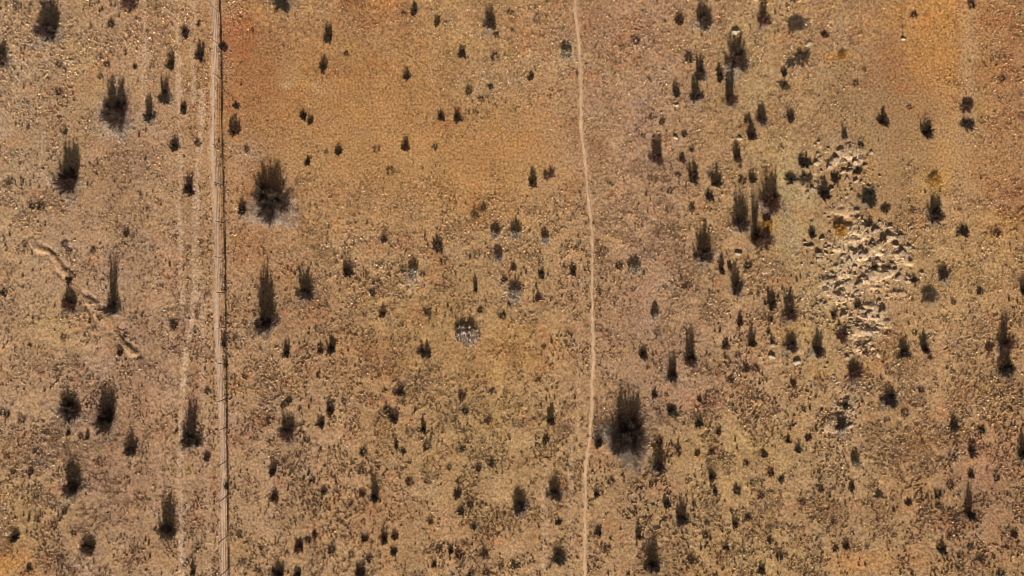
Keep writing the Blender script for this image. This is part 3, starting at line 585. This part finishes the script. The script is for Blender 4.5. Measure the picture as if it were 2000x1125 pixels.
# ------------------------------------------------------------ pale rocks of the outcrop
def mat_tussock(seed):
    import bmesh
    bm = bmesh.new(); bmesh.ops.create_icosphere(bm, subdivisions=4, radius=.5); R_ = np.random.default_rng(seed)
    nd = 15; D = R_.normal(0, 1, (nd, 3)); D[:, 2] *= .7; D /= np.linalg.norm(D, axis=1)[:, None]; off = R_.uniform(.24, .42, nd)
    V = np.array([v.co[:] for v in bm.verts])
    for _ in range(2):
        for d, o_ in zip(D, off):
            q = V @ d; m = q > o_; V[m] -= d[None]*((q[m]-o_)*.96)[:, None]
    layer = .018*np.sin(V[:, 2]*46+3*V[:, 0])                # bedding steps
    V[:, :2] *= (1+layer[:, None]*1.5); V += R_.normal(0, .006, V.shape)
    F = np.array([[v.index for v in f.verts] for f in bm.faces]); bm.free()
    cr = vn(V[:, 0]+seed*3.1, V[:, 1]+V[:, 2]*.7, .12, seed); sh = np.clip(.63+.26*(cr-.5)+R_.normal(0, .03, len(V)), 0, 1)
    return mesh_np('rock', V+np.array([0, 0, .12]), F, M_plant, {'shade': ('FLOAT', sh)}, link=False)
MTS = [mat_tussock(900+i) for i in range(7)]
AREAS = [('pale angular rock in the dense centre of the rock outcrop at right', 1705, 505, 95, 75, 95), ('pale rock on the left flank of the outcrop, among brown grass gaps', 1622, 520, 55, 105, 48),
         ('pale rock in the upper end of the outcrop, between dark bushes', 1640, 345, 85, 75, 44), ('pale rock in the narrow lower neck of the outcrop', 1680, 640, 55, 60, 42),
         ('small pale rock along the lower tail of the outcrop', 1650, 790, 50, 95, 34)]
placed = []
for lab, ax, ay, rx, ry, n_ in AREAS:
    got = 0; tries = 0
    while got < n_ and tries < 4000:
        tries += 1
        gx_, gy_ = R.gauss(0, .62), R.gauss(0, .62); gd = math.hypot(gx_, gy_); x = ax+rx*gx_; y = ay+ry*gy_
        if gd > 1.15: continue
        wd = 6+(21-10*gd)*R.random()**2.0*(.7 if 'small' in lab else 1)
        if any(abs(x-a_)/(.36*(wd+w_)) < 1 and abs(y-b_)/(.27*(wd+w_)) < 1 for a_, b_, w_ in placed) or any(math.hypot(x-q[0], y-q[1]) < q[2]*.7 for q in plants): continue
        placed.append((x, y, wd)); got += 1
        i = len(placed) % len(MTS); key = ('M', i)
        if key in proto: o = proto[key].copy()
        else: o = bpy.data.objects.new('pale_rock', MTS[i]); proto[key] = o
        COL.objects.link(o); _, r_, m_ = zone(np.array([x]), np.array([y])); X, Y = P(x, y)
        o.location = (X, Y, float(height(np.array([X]), np.array([Y]), r_, m_)[0])-.01); o.scale = (wd/PX*1.15, wd/PX*R.uniform(.55, .95), wd/PX*R.uniform(.24, .42)+.045); o.rotation_euler = (R.uniform(-.15, .15), R.uniform(-.15, .15), R.uniform(-.5, .5)+(math.pi if R.random() < .5 else 0))
        k_ = R.uniform(.55, .98); o.color = (.43*k_, .335*k_*R.uniform(.94, 1.02), .235*k_*R.uniform(.85, 1.05), 1)
        o['label'] = lab; o['category'] = 'rock'; o['group'] = 'pale rocks of the outcrop, '+lab.split(' rock ')[1]

# ------------------------------------------------------------ fence
def tube_along(pts, r, sides=5):
    pts = [np.array(p, float) for p in pts]; V = []; F = []
    for i, p in enumerate(pts):
        d = pts[min(i+1, len(pts)-1)]-pts[max(i-1, 0)]; d /= np.linalg.norm(d)
        u = np.cross(d, [0, 0, 1.0]) if abs(d[2]) < .9 else np.cross(d, [1.0, 0, 0]); u /= np.linalg.norm(u); v = np.cross(d, u)
        rr_ = r[i] if hasattr(r, '__len__') else r
        for t in np.linspace(0, 2*np.pi, sides, endpoint=False): V.append(p+rr_*(u*math.cos(t)+v*math.sin(t)))
    for i in range(len(pts)-1):
        for j in range(sides):
            a = i*sides+j; b2 = i*sides+(j+1) % sides; F += [(a, b2, b2+sides), (a, b2+sides, a+sides)]
    for base in (0, (len(pts)-1)*sides):
        for j in range(1, sides-1): F.append((base, base+j, base+j+1))
    return V, F
PY_ = [-240, -172, -105, -40, 25, 90, 155, 218, 290, 362, 435, 505, 571, 640, 708, 778, 834, 900, 967, 1045, 1110, 1176, 1242, 1310]
x0, y0 = P(float(xat(FENCE, 571)), 571)
fence = bpy.data.objects.new('wire_fence', None); COL.objects.link(fence); fence.location = (x0, y0, 0)
fence['label'] = 'wire fence on thin dark posts running top to bottom beside the dirt track'; fence['category'] = 'fence'
tops = []
for j, yy in enumerate(PY_):
    X, Y = P(float(xat(FENCE, yy)), yy); Xa = np.array([X]); Ya = np.array([Y]); z = float(zbig(Xa, Ya)[0])
    hh = 1.06+R.uniform(-.08, .1); lx, ly = R.uniform(-.03, .03), R.uniform(-.05, .05)
    V, F = tube_along([(X-x0, Y-y0, z-.1), (X-x0+lx*.5, Y-y0+ly*.5, z+hh*.5), (X-x0+lx, Y-y0+ly, z+hh), (X-x0+lx, Y-y0+ly, z+hh+.015)], [.021, .020, .019, .014], 8)
    mesh_np('post', V, F, M_wood, parent=fence); tops.append((X-x0, Y-y0, z, lx, ly, hh))
for f in (.22, .42, .62, .80, .95):
    pts = []
    for a, b2 in zip(tops[:-1], tops[1:]):
        for t in (0, .5):
            q = [a[m]*(1-t)+b2[m]*t for m in range(6)]; pts.append((q[0]+q[3]*f+.045, q[1]+q[4]*f, q[2]+q[5]*f-(.012 if t else 0)))
    V, F = tube_along(pts, .005, 4); mesh_np('wire', V, F, M_wire, parent=fence)

# ------------------------------------------------------------ pale stones
def stone(x, y, w_, h_, label, seed):
    import bmesh
    bm = bmesh.new(); bmesh.ops.create_icosphere(bm, subdivisions=3, radius=1)
    Rr = random.Random(seed); dirs = [np.array([Rr.gauss(0, 1) for _ in range(3)]) for _ in range(9)]; dirs = [d/np.linalg.norm(d) for d in dirs]; off = [Rr.uniform(.62, .9) for _ in dirs]
    for v in bm.verts:
        p = np.array(v.co)
        for d, o_ in zip(dirs, off):
            s_ = p.dot(d)
            if s_ > o_: p = p-d*(s_-o_)*.85
        v.co = p
    me = bpy.data.meshes.new('stone'); bm.to_mesh(me); bm.free(); me.materials.append(M_stone)
    o = bpy.data.objects.new('stone', me); COL.objects.link(o)
    X, Y = P(x, y); a = np.array([X]); b2 = np.array([Y]); _, r_, m_ = zone(np.array([x*1.0]), np.array([y*1.0]))
    o.location = (X, Y, float(height(a, b2, r_, m_)[0])+h_*.1); o.scale = (w_/PX/2, w_/PX/2*.6, h_); o.rotation_euler = (0, 0, Rr.uniform(-.5, .5))
    o['label'] = label; o['category'] = 'stone'; o['group'] = 'pale stones lying in the grass'
for a in [(1437, 62, 19, .11, 'pale flat stone at the top of the large round upper right shrub'), (1445, 270, 13, .09, 'small pale stone above a reddish bush in the upper right field'),
          (1443, 495, 16, .10, 'pale stone with a small brown shadow below the tall brown cone shrub'), (1557, 707, 18, .11, 'larger pale stone below the grey shrub in yellow grass'),
          (1508, 697, 15, .09, 'pale stone lowest of two stacked stones left of the grey shrub'), (1510, 674, 12, .09, 'small pale stone with a thin stalk shadow, upper of two'),
          (1765, 76, 10, .08, 'small white stone at the left margin of the orange ground'), (1580, 85, 17, .08, 'pale flat stone between the two brown clumps at upper right'),
          (139, 119, 12, .07, 'pinkish stone lying left of the tracks near the top left'), (1320, 268, 12, .08, 'pale stone right of the pale red shrub, upper right field'),
          (1322, 205, 11, .08, 'small white stone just below the greenish bush left of the twin shrub')]:
    stone(*a, seed=int(a[0]))
print('plants', len(plants), 'labels', len(set(labels)))
